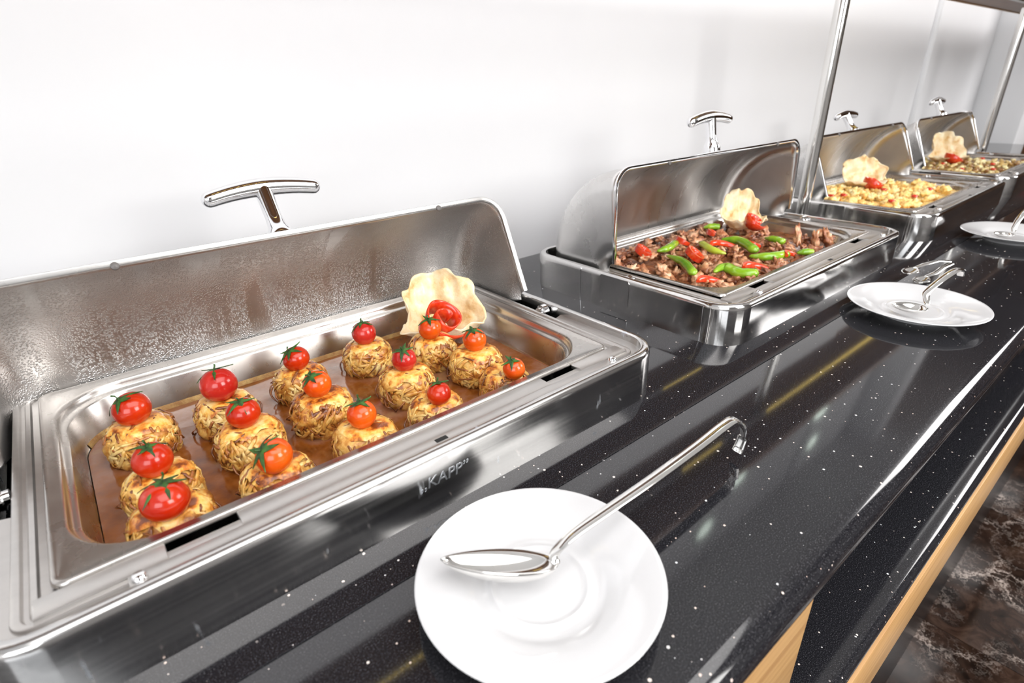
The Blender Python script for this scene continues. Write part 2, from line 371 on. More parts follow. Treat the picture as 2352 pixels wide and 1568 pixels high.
# serving counter
ct = empty('serving_counter', 'long black speckled granite counter with rounded front edge along the white wall', 'counter', (0, 0, 0))
JY = -0.0940
bbox('countertop_slab', M['granite'], -0.9, 3.868, JY + 0.0004, WY - 0.001, -0.04, 0, 0.0004, ct, True)
b = MB(); prof = []
for k in range(13):
    a = PI / 2 + PI * k / 12; prof.append((-0.277 + 0.020 * math.cos(a), -0.020 + 0.020 * math.sin(a)))
prof = [(JY - 0.0004, -0.001), (JY - 0.0008, 0.0)] + prof + [(JY - 0.0004, -0.04)]
b.loft([[(x, y, z) for y, z in prof] for x in (-0.9, 3.868)], True, True, True)
b.build('countertop_slab', M['granite'], ct, ang=50)
bbox('cabinet_front', M['wood'], -0.9, 0.488, -0.284, -0.264, -0.199, -0.041, 0.001, ct)
bbox('cabinet_back', M['black_panel'], -0.9, 3.85, -0.02, 0.0, -0.199, -0.041, 0.001, ct)
for x in (1.95, 3.4): bbox('divider', M['wood'], x, x + 0.02, -0.24, -0.021, -0.199, -0.041, 0.001, ct)
b = MB(); prof = []
for k in range(11):
    a = PI / 2 + PI * k / 10; prof.append((-0.304 + 0.0125 * math.cos(a), -0.2125 + 0.0125 * math.sin(a)))
prof = [(0.0, -0.20)] + prof + [(0.0, -0.225)]
b.loft([[(x, y, z) for y, z in prof] for x in (-0.9, 3.868)], True, True, True)
b.build('lower_shelf_slab', M['granite'], ct, ang=50)
bbox('wood_fascia', M['wood'], -0.9, 3.868, -0.3185, -0.300, -0.345, -0.2255, 0.001, ct)
bbox('plinth', M['black_panel'], -0.9, 3.868, -0.285, 0.45, FZ, -0.3455, 0, ct)
bbox('plinth', M['black_panel'], -0.9, 3.868, -0.292, -0.02, -0.3453, -0.2257, 0, ct)

# overhead shelf on steel posts
sh = empty('overhead_shelf', 'walnut and black overhead shelf carried on two slim steel posts above the counter', 'shelf', (0, 0, 0))
bbox('shelf_board', M['wood_dark'], -0.3, 3.86, 0.128, 0.29, 0.5455, 0.566, 0.001, sh)
bbox('wood_edge', M['wood_dark'], -0.3, 3.86, 0.070, 0.127, 0.543, 0.568, 0.002, sh)
bbox('back_rail', M['wood'], 2.2, 3.86, 0.2905, 0.302, 0.543, 0.566, 0.001, sh)
bbox('led_channel', M['deck'], -0.3, 3.86, 0.168, 0.186, 0.541, 0.5452, 0.0005, sh)
b = MB()
for xa, xb in ((0.22, 0.37), (1.07, 1.235), (1.475, 2.36)):
    x = xa
    while x < xb:
        b.box(x, x + 0.0055, 0.1755, 0.1790, 0.5395, 0.5409); x += 0.0115
o = b.build('led_strip', M['led'], sh, smooth=False); o['kind'] = 'stuff'; o['label'] = 'yellow dotted LED strip'
for px, py in ((1.44, 0.1965), (2.926, 0.1977), (-0.13, 0.1965)):
    b = MB(); b.lathe([(0.014, 0.003), (0.014, 0.5405)], 32, (px, py, 0), True, True)
    p = b.build('post', M['cutlery'], sh)
    b = MB(); b.lathe([(0.030, 0.0), (0.030, 0.003), (0.027, 0.0055), (0.0152, 0.006), (0.0152, 0.014), (0.0142, 0.015)], 32, (px, py, 0), True, False)
    b.build('foot_flange', M['cutlery'], p)

# wall and ceiling lamps (seen mirrored in the granite)
for (x, z, r, wh) in ((3.19, 1.74, 0.055, 'right'), (2.04, 1.70, 0.060, 'left')):
    b = MB(); b.lathe([(r + 0.012, 0), (r + 0.012, 0.02), (r, 0.022)], 32, (0, 0, 0), True, False)
    o = b.build('wall_lamp', M['deck'], None); o.rotation_euler = (PI / 2, 0, 0); o.location = (x, WY - 0.001, z)
    tag(o, wh + ' one of two round wall lamps mirrored as pale spots in the granite', 'lamp', 'wall lamps')
    b = MB(); b.lathe([(r, 0.021), (r * 0.7, 0.028), (0.002, 0.03)], 32, (0, 0, 0), False, True)
    b.build('lamp_glass', M['lamp'], o)
for (x, z, wh) in ((2.90, 1.28, 'right'), (2.087, 1.29, 'left')):
    b = MB(); b.lathe([(0.004, 0.11), (0.016, 0.09), (0.030, 0.05), (0.033, 0.0), (0.026, -0.035), (0.004, -0.05)], 24, (0, 0, 0), True, True)
    o = b.build('pendant_lamp', M['lamp'], None, (x, 0.44, z)); tag(o, wh + ' one of two small pendant bulbs above the counter, mirrored in the granite', 'lamp', 'pendant bulbs')
    b = MB(); b.tube([(0, 0, 0.11), (0, 0, CZ - z)], 0.0025, 8); b.build('cord', M['black_panel'], o)
# far room beyond the end wall
sb = empty('sideboard', 'dark sideboard far away in the next room at the right edge', 'cabinet', (6.6, -0.1, FZ))
bbox('body', M['black_panel'], -0.5, 0.5, -0.5, 0.5, 0, 0.95, 0.01, sb)
bbox('top', M['wood_dark'], -0.52, 0.52, -0.52, 0.52, 0.9505, 0.98, 0.005, sb)
for k, (dx, dy) in enumerate(((-0.3, -0.25), (-0.3, 0.12), (0.0, 0.25))):
    b = MB(); b.lathe([(0.06, 0), (0.09, 0.03), (0.10, 0.14), (0.07, 0.20), (0.05, 0.22)], 24, (0, 0, 0), True, True)
    o = b.build('red_jar', M['tom_skin'], None, (6.6 + dx, -0.1 + dy, FZ + 0.981)); tag(o, 'blurred red jar on the dark far sideboard, ' + ('nearest', 'middle', 'rearmost')[k] + ' of three', 'jar', 'red jars on the sideboard')

# ================================================================= CHAFING DISHES
PX, PY = 0.530, 0.325
PIV = Vector((0.265, 0.18, 0.060)); LR0 = 0.153
def lid_profile(x0, x1, R, rc, rin, n=6):
    """(x, r) outline across the lid, from the left end disc to the right end disc"""
    L_ = []
    for k in range(n + 1):
        a = PI / 2 * (1 - k / n); L_.append((x0 + rc - rc * math.sin(a), R - rc + rc * math.cos(a)))
    left = [(x0, rin), (x0, rin + (R - rc - rin) * 0.33), (x0, rin + (R - rc - rin) * 0.66)] + L_
    mid = [(x0 + rc + (x1 - x0 - 2 * rc) * k / 8, R) for k in range(1, 8)]
    right = [(x0 + x1 - x, r) for x, r in reversed(left)]
    return left + mid + right
def chafer(dx, tilt, label, first=False, LR=0.153, hang=12, hr=0.221):
    t = empty('chafing_dish', label, 'chafing dish', (dx, 0, 0), group='stainless roll-top chafing dishes')
    hm = M['housing'] if first else M['housing2']
    X0, X1, Y0, Y1 = -0.050, 0.580, -0.0462, 0.367
    b = MB(); R = 0.046
    lv = [(0, 0.0), (0, 0.052), (0.0006, 0.0565), (0.0022, 0.0592), (0.0050, 0.0603), (0.0095, 0.0603), (0.0110, 0.0595), (0.0115, 0.056), (0.0115, 0.012)]
    b.loft([rr(X0 + i, X1 - i, Y0 + i, Y1 - i, R - i, z, 10) for i, z in lv])
    b.build('housing', hm, t)
    # trough floor: front and sides only, the back of it is the open lid slot
    b = MB()
    A = rr(X0 + .0114, X1 - .0114, Y0 + .0114, Y1 - .0114, R - .0114, 0.0505, 10, 24)
    B = rr(-0.020, 0.550, -0.022, 0.331, 0.014, 0.0505, 10, 24)
    n = len(A); fs = []
    for j in range(n):
        k = (j + 1) % n
        if max(A[j].y, A[k].y, B[j].y, B[k].y) < 0.130: fs.append((j, k, n + k, n + j))
    b.add(A + B, fs); b.build('trough_floor', M['deck'], t)
    # water pan frame with stepped edges
    b = MB()
    lv = [((-0.0220, 0.5520, -0.0240, 0.3315), .013, 0.0430), ((-0.0220, 0.5520, -0.0240, 0.3315), .013, 0.0515),
          ((-0.0212, 0.5512, -0.0232, 0.3310), .012, 0.0530), ((-0.0195, 0.5495, -0.0218, 0.3300), .011, 0.0535),
          ((-0.0165, 0.5465, -0.0205, 0.3295), .010, 0.0532), ((-0.0150, 0.5450, -0.0195, 0.3292), .009, 0.0512),
          ((-0.0125, 0.5425, -0.0185, 0.3290), .009, 0.0510), ((-0.0110, 0.5410, -0.0175, 0.3288), .009, 0.0530),
          ((-0.0075, 0.5375, -0.0160, 0.3285), .009, 0.0534), ((-0.0062, 0.5362, -0.0155, 0.3280), .008, 0.0512), ((0.0015, 0.5285, -0.0125, 0.3240), .006, 0.0505)]
    b.loft([rr(*q, r, z) for q, r, z in lv]); b.build('water_pan_frame', M['deck'], t)
    b = MB(); b.box(-0.004, 0.534, -0.0100, 0.0020, 0.0420, 0.0440); b.build('slot_shade_strip', M['dark'], t, smooth=False)  # black strip that paints in the shade down the front slots
    bbox('front_strip', M['deck'], -0.010, 0.540, -0.0215, -0.0098, 0.0490, 0.0538, 0.0006, t, True)
    # raised front plates; the gaps between them are the dark slots
    for (a, c, lab) in ((-0.0100, 0.0640, 0), (0.1120, 0.4200, 1), (0.4670, 0.5400, 2)):
        bbox('front_plate', M['deck'], a, c, -0.0200, -0.0012, 0.0500, 0.0560, 0.0012, t, True)
    bbox('latch_hole_shade', M['dark'], 0.2715, 0.2835, -0.0320, -0.0270, 0.0570, 0.0589, 0.0001, t)  # solid dark block, its colour gives the shade of a small hole
    bbox('front_rail', M['deck'], 0.040, 0.510, -0.0346, -0.0228, 0.0500, 0.0585, 0.0008, t, True)
    for x in (0.046, 0.505):
        b = MB(); b.lathe([(0.0052, 0), (0.0050, 0.0035), (0.0035, 0.0055), (0.0005, 0.0062)], 20, (x, -0.029, 0.0560), False, True)
        b.build('stud', M['chrome'], t)
    # side hinge plates, seams, pivots
    for s, x in ((-1, X0), (1, X1)):
        b = MB(); lp = [(y, z) for (y, z) in [(q.x, q.y) for q in rr(0.131, 0.191, 0.013, 0.0575, 0.004, 0, 4, 2)]]
        b.loft([[(x - s * 0.0002, y, z) for y, z in lp], [(x + s * 0.0012, y, z) for y, z in lp]], True, True, True)
        b.build('hinge_plate', hm, t)
        for (y0) in (0.2350,):
            bbox('seam', M['chrome'], min(x, x + s * 0.0006), max(x, x + s * 0.0006), y0, y0 + 0.0012, 0.001, 0.058, 0, t)
    bbox('seam', M['chrome'], X0 - 0.0006, X0 + 0.0002, 0.0, 0.0012, 0.001, 0.055, 0, t)
    bbox('seam', M['chrome'], X1 - 0.0002, X1 + 0.0006, 0.0, 0.0012, 0.001, 0.055, 0, t)
    for s, xa, xb in ((-1, -0.0225, -0.0365), (1, 0.5525, 0.5665)):
        b = MB(); cc = Vector((0, 0.148, 0.050))
        xs = [xa, xa + (xb - xa) * 0.3, xa + (xb - xa) * 0.35, xa + (xb - xa) * 0.9, xb]; rs = [0.0065, 0.0065, 0.0095, 0.0095, 0.007]
        b.loft([[(xx, cc.y + r * math.cos(2 * PI * k / 24), cc.z + r * math.sin(2 * PI * k / 24)) for k in range(24)] for xx, r in zip(xs, rs)], True, True, True)
        b.build('pivot_knob', M['chrome'], t)
    # lid: quarter of a roll top, tilted back round its pivot
    x0, x1 = -0.0275 - PIV.x, 0.5575 - PIV.x
    pr = lid_profile(x0, x1, LR, 0.030, 0.012)
    phi1 = math.radians(110 - tilt)
    th = math.radians(tilt)
    def ring(prf, phi, dr=0.0):
        return [(x, r * math.sin(th + phi), r * math.cos(th + phi)) for x, r in prf]
    K = 18
    b = MB(); b.loft([ring(pr, phi1 * k / K) for k in range(K + 1)], False)
    me = mesh('lid', b.v, b.f)
    me.materials.append(M['lid_out']); me.materials.append(M['lid_wet'] if first else M['lid_in'])
    lid = link('lid', me, None, t, PIV, True, 60)
    so = lid.modifiers.new('thick', 'SOLIDIFY'); so.thickness = 0.0011; so.offset = 1; so.material_offset = 1; so.use_even_offset = False
    # make normals point outward so that the second shell is the outer one
    bm = bmesh.new(); bm.from_mesh(me); bm.faces.ensure_lookup_table()
    f = bm.faces[len(bm.faces) // 2]
    c = f.calc_center_median(); rad = Vector((0, c.y, c.z))
    if f.normal.dot(rad) < 0: bmesh.ops.reverse_faces(bm, faces=bm.faces)
    bm.to_mesh(me); bm.free()
    so.offset = 1; me['sm'] = 1
    # material: original faces are the inner skin after offset +1
    # rolled rim along the free edge of the lid
    b = MB(); prf = lid_profile(x0, x1, LR, 0.030, 0.012, 8)
    P = [Vector(p) for p in ring(prf, 0)]
    back = Vector((0, math.cos(th), -math.sin(th)))
    loops = []
    for i, p in enumerate(P):
        d = (P[min(i + 1, len(P) - 1)] - P[max(i - 1, 0)]).normalized()
        o_ = back.cross(d).normalized()
        up_ = Vector((0, math.sin(th), math.cos(th)))
        cen = up_ * (LR * 0.5)
        if (p - cen).dot(o_) < 0: o_ = -o_
        loops.append([p + o_ * a - back * (-c_) for a, c_ in ((-0.0006, -0.002), (0.0008, -0.0030), (0.0052, -0.0030), (0.0060, -0.0015), (0.0060, 0.0010), (0.0035, 0.0020), (-0.0006, 0.0020))])
    b.loft(loops, True, True, True); b.build('lid_rim', M['chrome'] if not first else M['lid_out'], lid)
    for bx in (-0.165, 0.195):
        b = MB(); b.lathe([(0.0001, 0.0022), (0.0022, 0.0020), (0.0036, 0.0012), (0.0040, 0)], 16, (0, 0, 0))
        o = b.build('bumper', M['rubber'], lid); o.location = Vector((bx, LR * math.sin(th), LR * math.cos(th))) - back * 0.0028
        o.rotation_euler = (PI / 2 - th + 0, 0, 0)
    # T handle
    pa = math.radians(hang)
    u = Vector((0, math.sin(pa), math.cos(pa)))
    b = MB()
    b.tube([u * (LR + 0.0005), u * (LR + 0.010), u * (LR + 0.014), u * (LR + 0.018), u * (LR + 0.024), u * (LR + 0.034), u * (hr - 0.002)], [0.0155, 0.0155, 0.0148, 0.0125, 0.0102, 0.0094, 0.0100], 20, 1, (1, 0, 0))
    h = b.build('handle', M['chrome'], lid)
    b = MB()
    pts = []; 
    for k in range(15):
        s_ = -1 + 2 * k / 14; pts.append(u * (hr - 0.0070 * s_ * s_) + Vector((s_ * 0.0585, 0, 0)))
    b.tube(pts, [0.0088 + 0.0018 * (1 - abs(-1 + 2 * k / 14)) for k in range(15)], 20, 1, u, True, True)
    b.build('handle_bar', M['chrome'], h)
    return t
DX = [0.0, 0.7774, 1.5639, 2.2558]
chafer(DX[0], 24.5, 'nearest steel chafing dish with open steamed-up lid, holding the potato nests', True, 0.149, 35.5, 0.222)
chafer(DX[1], 2, 'second steel chafing dish with upright lid, holding meat and green peppers', False, 0.156, 10.6, 0.222)
chafer(DX[2], 23, 'third steel chafing dish behind the post, holding yellow scrambled eggs', False, 0.153, 33, 0.217)
chafer(DX[3], 23, 'farthest steel chafing dish, holding the small browned pieces', False, 0.153, 28, 0.217)
tcu = bpy.data.curves.new('logo', 'FONT'); tcu.body = '\u201eKAPP\u201d'; tcu.size = 0.0155; tcu.extrude = 0.0001; tcu.shear = 0.15
to = bpy.data.objects.new('logo_tmp', tcu); COL.objects.link(to)
bpy.context.view_layer.update()
lme = bpy.data.meshes.new_from_object(to.evaluated_get(bpy.context.evaluated_depsgraph_get())); lme.name = 'logo'
bpy.data.objects.remove(to)
d0 = [o for o in bpy.data.objects if o.name == 'chafing_dish'][0]
lo = link('logo', lme, M['etch'], d0, (0.243, -0.0463, 0.0285), False); lo.rotation_euler = (PI / 2, 0, 0); lo['label'] = 'etched maker lettering'

# ---------------------------------------------------------------- food pans
def food_pan(dx, label):
    b = MB()
    O = (0.0, PX, 0.0, PY)
    lv = [((-.0004, PX + .0004, -.0004, PY + .0004), .010, .0535), ((0, PX, 0, PY), .010, .0562), ((.0008, PX - .0008, .0008, PY - .0008), .010, .0574),
          ((.0022, PX - .0022, .0022, PY - .0022), .009, .0577), ((.0036, PX - .0036, .0036, PY - .0036), .008, .0572), ((.0046, PX - .0046, .0046, PY - .0046), .008, .0560),
          ((.0095, PX - .0095, .0110, PY - .0110), .060, .0558), ((.0115, PX - .0115, .0130, PY - .0130), .060, .0545), ((.0125, PX - .0125, .0140, PY - .0140), .060, .0515),
          ((.0130, PX - .0130, .0145, PY - .0145), .060, .0475), ((.0150, PX - .0150, .0165, PY - .0165), .059, .0460), ((.0175, PX - .0175, .0190, PY - .0190), .058, .0450),
          ((.0185, PX - .0185, .0200, PY - .0200), .058, .0430), ((.0225, PX - .0225, .0240, PY - .0240), .056, .0120),
          ((.0250, PX - .0250, .0265, PY - .0265), .054, .0060), ((.0300, PX - .0300, .0315, PY - .0315), .050, .0030), ((.0400, PX - .0400, .0415, PY - .0415), .040, .0022)]
    b.loft([rr(*q, r, z, 12) for q, r, z in lv], True, False, True)
    o = b.build('food_pan', M['pan'], None, (dx, 0, 0), ang=55)
    return tag(o, label, 'pan', 'food pans set into the chafing dishes')
food_pan(DX[0], 'deep steel food pan with brown gravy in the nearest chafing dish')
food_pan(DX[1], 'steel food pan full of meat and peppers in the second chafing dish')
food_pan(DX[2], 'steel food pan full of scrambled eggs in the third chafing dish')
food_pan(DX[3], 'steel food pan of small browned pieces in the farthest chafing dish')
def fill(name, dx, z, amp, mat, inset, seed, label, cat, slope=0.0, res=(56, 36), fq=38):
    b = MB(); nx, ny = res; V = []; F = []
    x0, x1, y0, y1, r = inset, PX - inset, inset + .0015, PY - inset - .0015, .057
    for j in range(ny + 1):
        for i in range(nx + 1):
            x = x0 + (x1 - x0) * i / nx; y = y0 + (y1 - y0) * j / ny
            # pull the grid corners onto the rounded outline
            cx = min(max(x, x0 + r), x1 - r); cy = min(max(y, y0 + r), y1 - r)
            d = Vector((x - cx, y - cy))
            if d.length > r: d = d.normalized() * r; x, y = cx + d.x, cy + d.y
            nz = noise.noise(Vector((x * fq + seed, y * fq, seed * 3.1))) * 0.6 + noise.noise(Vector((x * fq * 2.3, y * fq * 2.3 + seed, 7))) * 0.4
            V.append((x, y, z + amp * nz + slope * (y - 0.16)))
        for i in range(nx) if j < ny else []:
            a = j * (nx + 1) + i; F.append((a, a + 1, a + nx + 2, a + nx + 1))
    b.add(V, F); o = b.build(name, mat, None, (dx, 0, 0), ang=180, fix=False)
    return tag(o, label, cat, None, 'stuff')
fill('gravy', DX[0], 0.0085, 0.0010, M['sauce'], 0.0246, 1, 'glossy red-brown gravy pooled around the potato nests', 'sauce')
# dried gravy line round the wall
b = MB(); b.loft([rr(.0218, PX - .0218, .0233, PY - .0233, .056, .0145, 12), rr(.0232, PX - .0232, .0247, PY - .0247, .055, .0125, 12), rr(.0250, PX - .0250, .0265, PY - .0265, .054, .0085, 12)])
b.f = [q for q in b.f if min(b.v[i][1] for i in q) > 0.262]
o = b.build('gravy_line', M['crust_sauce'], None); tag(o, 'dried golden gravy line along the wall of the nearest pan', 'sauce', None, 'stuff')

# ---------------------------------------------------------------- potato nests and cherry tomatoes
def barrel(n, p=2.9):
    r = math.hypot(n.x, n.y); k = (abs(r) ** p + abs(n.z) ** p) ** (-1 / p)
    return n * k
def strand_curve(b, rng, R, top, length, rad):
    a = rng.uniform(0, 2 * PI); el = rng.uniform(-0.25, 1.1) if top else rng.uniform(-0.40, 0.62)
    d = Vector((math.cos(a) * math.cos(el), math.sin(a) * math.cos(el), math.sin(el)))
    tn = d.cross(Vector((rng.uniform(-1, 1), rng.uniform(-1, 1), rng.uniform(-0.6, 0.6)))).normalized()
    curl = rng.uniform(-0.40, 0.40); pts = []
    lift = rng.uniform(0.985, 1.055); n = 6
    for k in range(n):
        s = (k / (n - 1) - 0.5) * length
        q = (d + tn * s / R + d.cross(tn) * curl * (s / R) ** 2).normalized()
        rad_l = R * lift
        p = barrel(q) * rad_l; p.z *= 0.80
        p += d * 0.0006 * math.sin(k * 2.1)
        pts.append(p)
    rr_ = [rad * (0.55 if k in (0, n - 1) else 1) for k in range(n)]
    b.tube(pts, rr_, 6, 0.42, d)
def keep_in(p, x, y):
    p.y = min(max(p.y, 0.0262 - y), 0.2985 - y); p.x = min(max(p.x, 0.0250 - x), 0.5050 - x)
def keep_v(q, x, y):
    q = Vector(q); keep_in(q, x, y); q.z = max(q.z, -0.0175); return q
def make_nest(seed, x, y, size, label, cheesy=1.0):
    rng = random.Random(seed); R = 0.0295 * size; zc = 0.004 + R * 0.60
    bm = bmesh.new(); bmesh.ops.create_icosphere(bm, subdivisions=4, radius=R)
    for v in bm.verts:
        nn = v.co.normalized()
        dsp = noise.noise(nn * 2.2 + Vector((seed, 0, 0))) * 0.13 + noise.noise(nn * 5 + Vector((0, seed, 0))) * 0.10 + abs(noise.noise(nn * 13 + Vector((0, 0, seed)))) * 0.05
        v.co = barrel(nn) * R * (1 + dsp); v.co.z *= 0.80
        if v.co.z < -R * 0.60: v.co.z = -R * 0.60
        if v.co.z > R * 0.72: v.co.z = R * 0.72 + (v.co.z - R * 0.72) * 0.3
        keep_in(v.co, x, y)
    me = bpy.data.meshes.new('potato_nest'); bm.to_mesh(me); bm.free()
    o = link('potato_nest', me, M['nest'], None, (x, y, zc), True, 180)
    tag(o, label, 'potato nest', 'cheese-topped potato nests in the nearest pan')
    b = MB()
    for _ in range(150): strand_curve(b, rng, R, False, rng.uniform(0.018, 0.044), rng.uniform(0.0012, 0.0024))
    b.v = [tuple(keep_v(q, x, y)) for q in b.v]
    s1 = b.build('potato_strands', M['strand'], o, ang=180, fix=False); s1['kind'] = 'stuff'
    b = MB()
    for _ in range(int(30 / cheesy)): strand_curve(b, rng, R * 1.03, True, rng.uniform(0.008, 0.020), rng.uniform(0.0008, 0.0017))
    for _ in range(7):   # loose tails hanging into the gravy
        a = rng.uniform(0, 2 * PI); p0 = Vector((math.cos(a), math.sin(a), rng.uniform(-0.1, 0.3))) * R
        tdir = Vector((-math.sin(a), math.cos(a), 0)) * rng.choice((-1, 1))
        pts = [p0 + Vector((math.cos(a), math.sin(a), 0)) * (0.002 + 0.004 * math.sin(k * 0.7)) + tdir * k * 0.0026 + Vector((0, 0, -0.0034 * k * rng.uniform(0.6, 1))) for k in range(6)]
        pts = [Vector((p.x, p.y, max(p.z, -R * 0.52))) for p in pts]
        b.tube(pts, [0.0008, 0.0011, 0.0012, 0.0012, 0.001, 0.0006], 5, 0.6)
    b.v = [tuple(keep_v(q, x, y)) for q in b.v]
    s2 = b.build('browned_strands', M['strand_dark'], o, ang=180, fix=False); s2['kind'] = 'stuff'; s2['label'] = 'dark brown crisp strands'
    # cheese cap
    b = MB(); seg, rn = 40, 9; loops = []
    for k in range(rn):
        f = (k + 0.02) / (rn - 1); lp = []
        for j in range(seg):
            a = 2 * PI * j / seg
            ext = 0.88 + 0.24 * noise.noise(Vector((math.cos(a) * 1.6, math.sin(a) * 1.6, seed * 1.7))) + 0.08 * math.sin(a * 5 + seed)
            r = R * ext * f * 0.98
            zt = R * 0.80 * max(0.03, 1 - min(0.99, r / (R * 1.07)) ** 3.4) ** 0.42 + 0.0030 * (1 - f ** 6)
            zt += 0.0013 * noise.noise(Vector((r * math.cos(a) * 190, r * math.sin(a) * 190, seed)))
            zt = min(zt, R * 0.80 + 0.0006 * noise.noise(Vector((r * math.cos(a) * 150, r * math.sin(a) * 150, seed))))
            lp.append((r * math.cos(a), r * math.sin(a), zt))
        loops.append(lp)
    b.loft(loops, True, True, False); c = b.build('melted_cheese', M['cheese'], o, ang=180); c['label'] = 'pale browned cheese topping'
    return o, zc + R * 0.80
def calyx_mesh(seed, r, stem=0.006, size=1.0):
    rng = random.Random(seed * 13 + 5); b = MB(); ns = rng.choice((5, 6))
    for k in range(ns):
        a = 2 * PI * k / ns + rng.uniform(-0.25, 0.25); ln = r * rng.uniform(0.62, 0.95) * size; curl = rng.uniform(-0.1, 0.65)
        L1 = []; L2 = []; L3 = []
        for i in range(6):
            s = i / 5; w = (0.0017 * (1 - s) ** 0.8 + 0.0001) * size * (1 + 0.5 * math.sin(s * PI))
            rad = ln * s; z = -(rad * rad) / (2 * r) + 0.0009 + curl * ln * s ** 2 * 0.9
            c = Vector((math.cos(a) * rad, math.sin(a) * rad, z)); t = Vector((-math.sin(a), math.cos(a), 0))
            L1.append(c - t * w); L2.append(c + Vector((0, 0, 0.0007))); L3.append(c + t * w)
        b.loft([L1, L2, L3], False)
        b.loft([[p - Vector((0, 0, .0004)) for p in L1], [p - Vector((0, 0, .0001)) for p in L3]], False)
    st = [Vector((0, 0, 0)), Vector((0.0003, 0, stem * 0.35)), Vector((0.001 * rng.uniform(-1, 1), 0.0008, stem * 0.7)), Vector((0.002 * rng.uniform(-1, 1), 0.001, stem))]
    b.tube(st, [0.0014, 0.0009, 0.0008, 0.0010], 8)
    return b
def make_tomato(seed, x, y, z0, d, mat, tilt, az, oblate, label, stem=0.006, csz=1.0):
    r = d / 2
    bm = bmesh.new(); bmesh.ops.create_uvsphere(bm, u_segments=40, v_segments=24, radius=r)
    for v in bm.verts:
        nn = v.co.normalized()
        k = 1 + 0.02 * noise.noise(nn * 1.6 + Vector((seed, 3, 1)))
        v.co *= k; v.co.z *= oblate
        q = max(0, nn.z - 0.86) / 0.14; v.co.z -= r * 0.10 * q * q
    me = bpy.data.meshes.new('cherry_tomato'); bm.to_mesh(me); bm.free()
    o = link('cherry_tomato', me, mat, None, (x, y, z0 + r * oblate - 0.002), True, 180)
    o.rotation_euler = (0, math.radians(tilt), math.radians(az))
    tag(o, label, 'tomato', 'cherry tomatoes on the potato nests')
    b = calyx_mesh(seed, r, stem, csz)
    c = b.build('calyx', M['calyx'], o, (0, 0, r * oblate * 0.90), ang=60, fix=False); c['label'] = 'green star-shaped calyx'
    return o
# nest x, y, size; tomato x, y, z, diameter, look
NT = [
 (0.0734,0.2173,.060,0.0355,'red',-28,15,.94,'leftmost tomato of the back row, dark upright calyx',1.05),
 (0.0746,0.1128,.060,0.0322,'red',-6,80,.96,'red tomato in the middle of the left column, wiry green calyx',1.00),
 (0.0732,0.0447,.060,0.0358,'red',-12,-140,.90,'big glossy red tomato nearest the left front corner',1.04),
 (0.1520,0.2103,.060,0.0378,'pink',-22,-100,.97,'wrinkled dark red tomato second from left in the back row',1.02),
 (0.1562,0.1372,.060,0.0322,'red',-8,60,.93,'red tomato with long calyx spike, second column middle',1.04),
 (0.1566,0.0480,.060,0.0320,'orange',-42,10,.95,'orange-red tomato with dark leafy calyx, second in the front row',1.02),
 (0.2394,0.2254,.060,0.0310,'red',-25,10,.94,'small red tomato in the third column, back row',1.00),
 (0.2327,0.1432,.060,0.0303,'orange',-30,20,.98,'orange-red tomato with curled spidery calyx, third column middle',1.06),
 (0.2426,0.0573,.060,0.0286,'orange',0,0,1.0,'round orange tomato with upright stem, front row middle',1.04),
 (0.3305,0.2344,.060,0.0310,'pink',-8,-60,1.0,'pinkish blistered tomato in the fourth column, back row',1.02),
 (0.3315,0.1329,.060,0.0288,'pink',-10,40,.97,'split red tomato in the fourth column, middle row',1.05),
 (0.3238,0.0478,.060,0.0256,'red',-12,-100,1.0,'small red tomato in the fourth column, front row',0.98),
 (0.4002,0.1882,.060,0.0302,'orange',-5,30,.96,'orange tomato in front of the flatbread shell',1.05),
 (0.4207,0.1180,.060,0.0296,'orange',-10,0,1.0,'round orange tomato in the last column, middle row',1.08),
 (0.4174,0.0389,.060,0.0258,'orange',-15,10,.98,'small orange-red tomato nearest the right front corner',0.96)]
for i, (x, y, z, d, k, tl, az, ob, lab, ns) in enumerate(NT):
    nl = lab.replace('wrinkled ', '').split(',')[0]
    nest, ztop = make_nest(11 + i * 3, max(x, .057), max(y, 0.0565), ns, 'potato nest under the ' + lab, 1.0)
    make_tomato(i + 1, x, y, ztop - 0.0010 - (0.001 if y < .05 else 0), d * 0.98, {'red': M['tom_red'], 'orange': M['tom_orange'], 'pink': M['tom_pink']}[k], tl, az, ob, lab,
                0.009 if i in (0, 1, 2, 8) else 0.006, 1.4 if i in (2, 3, 5, 0) else 1.22)

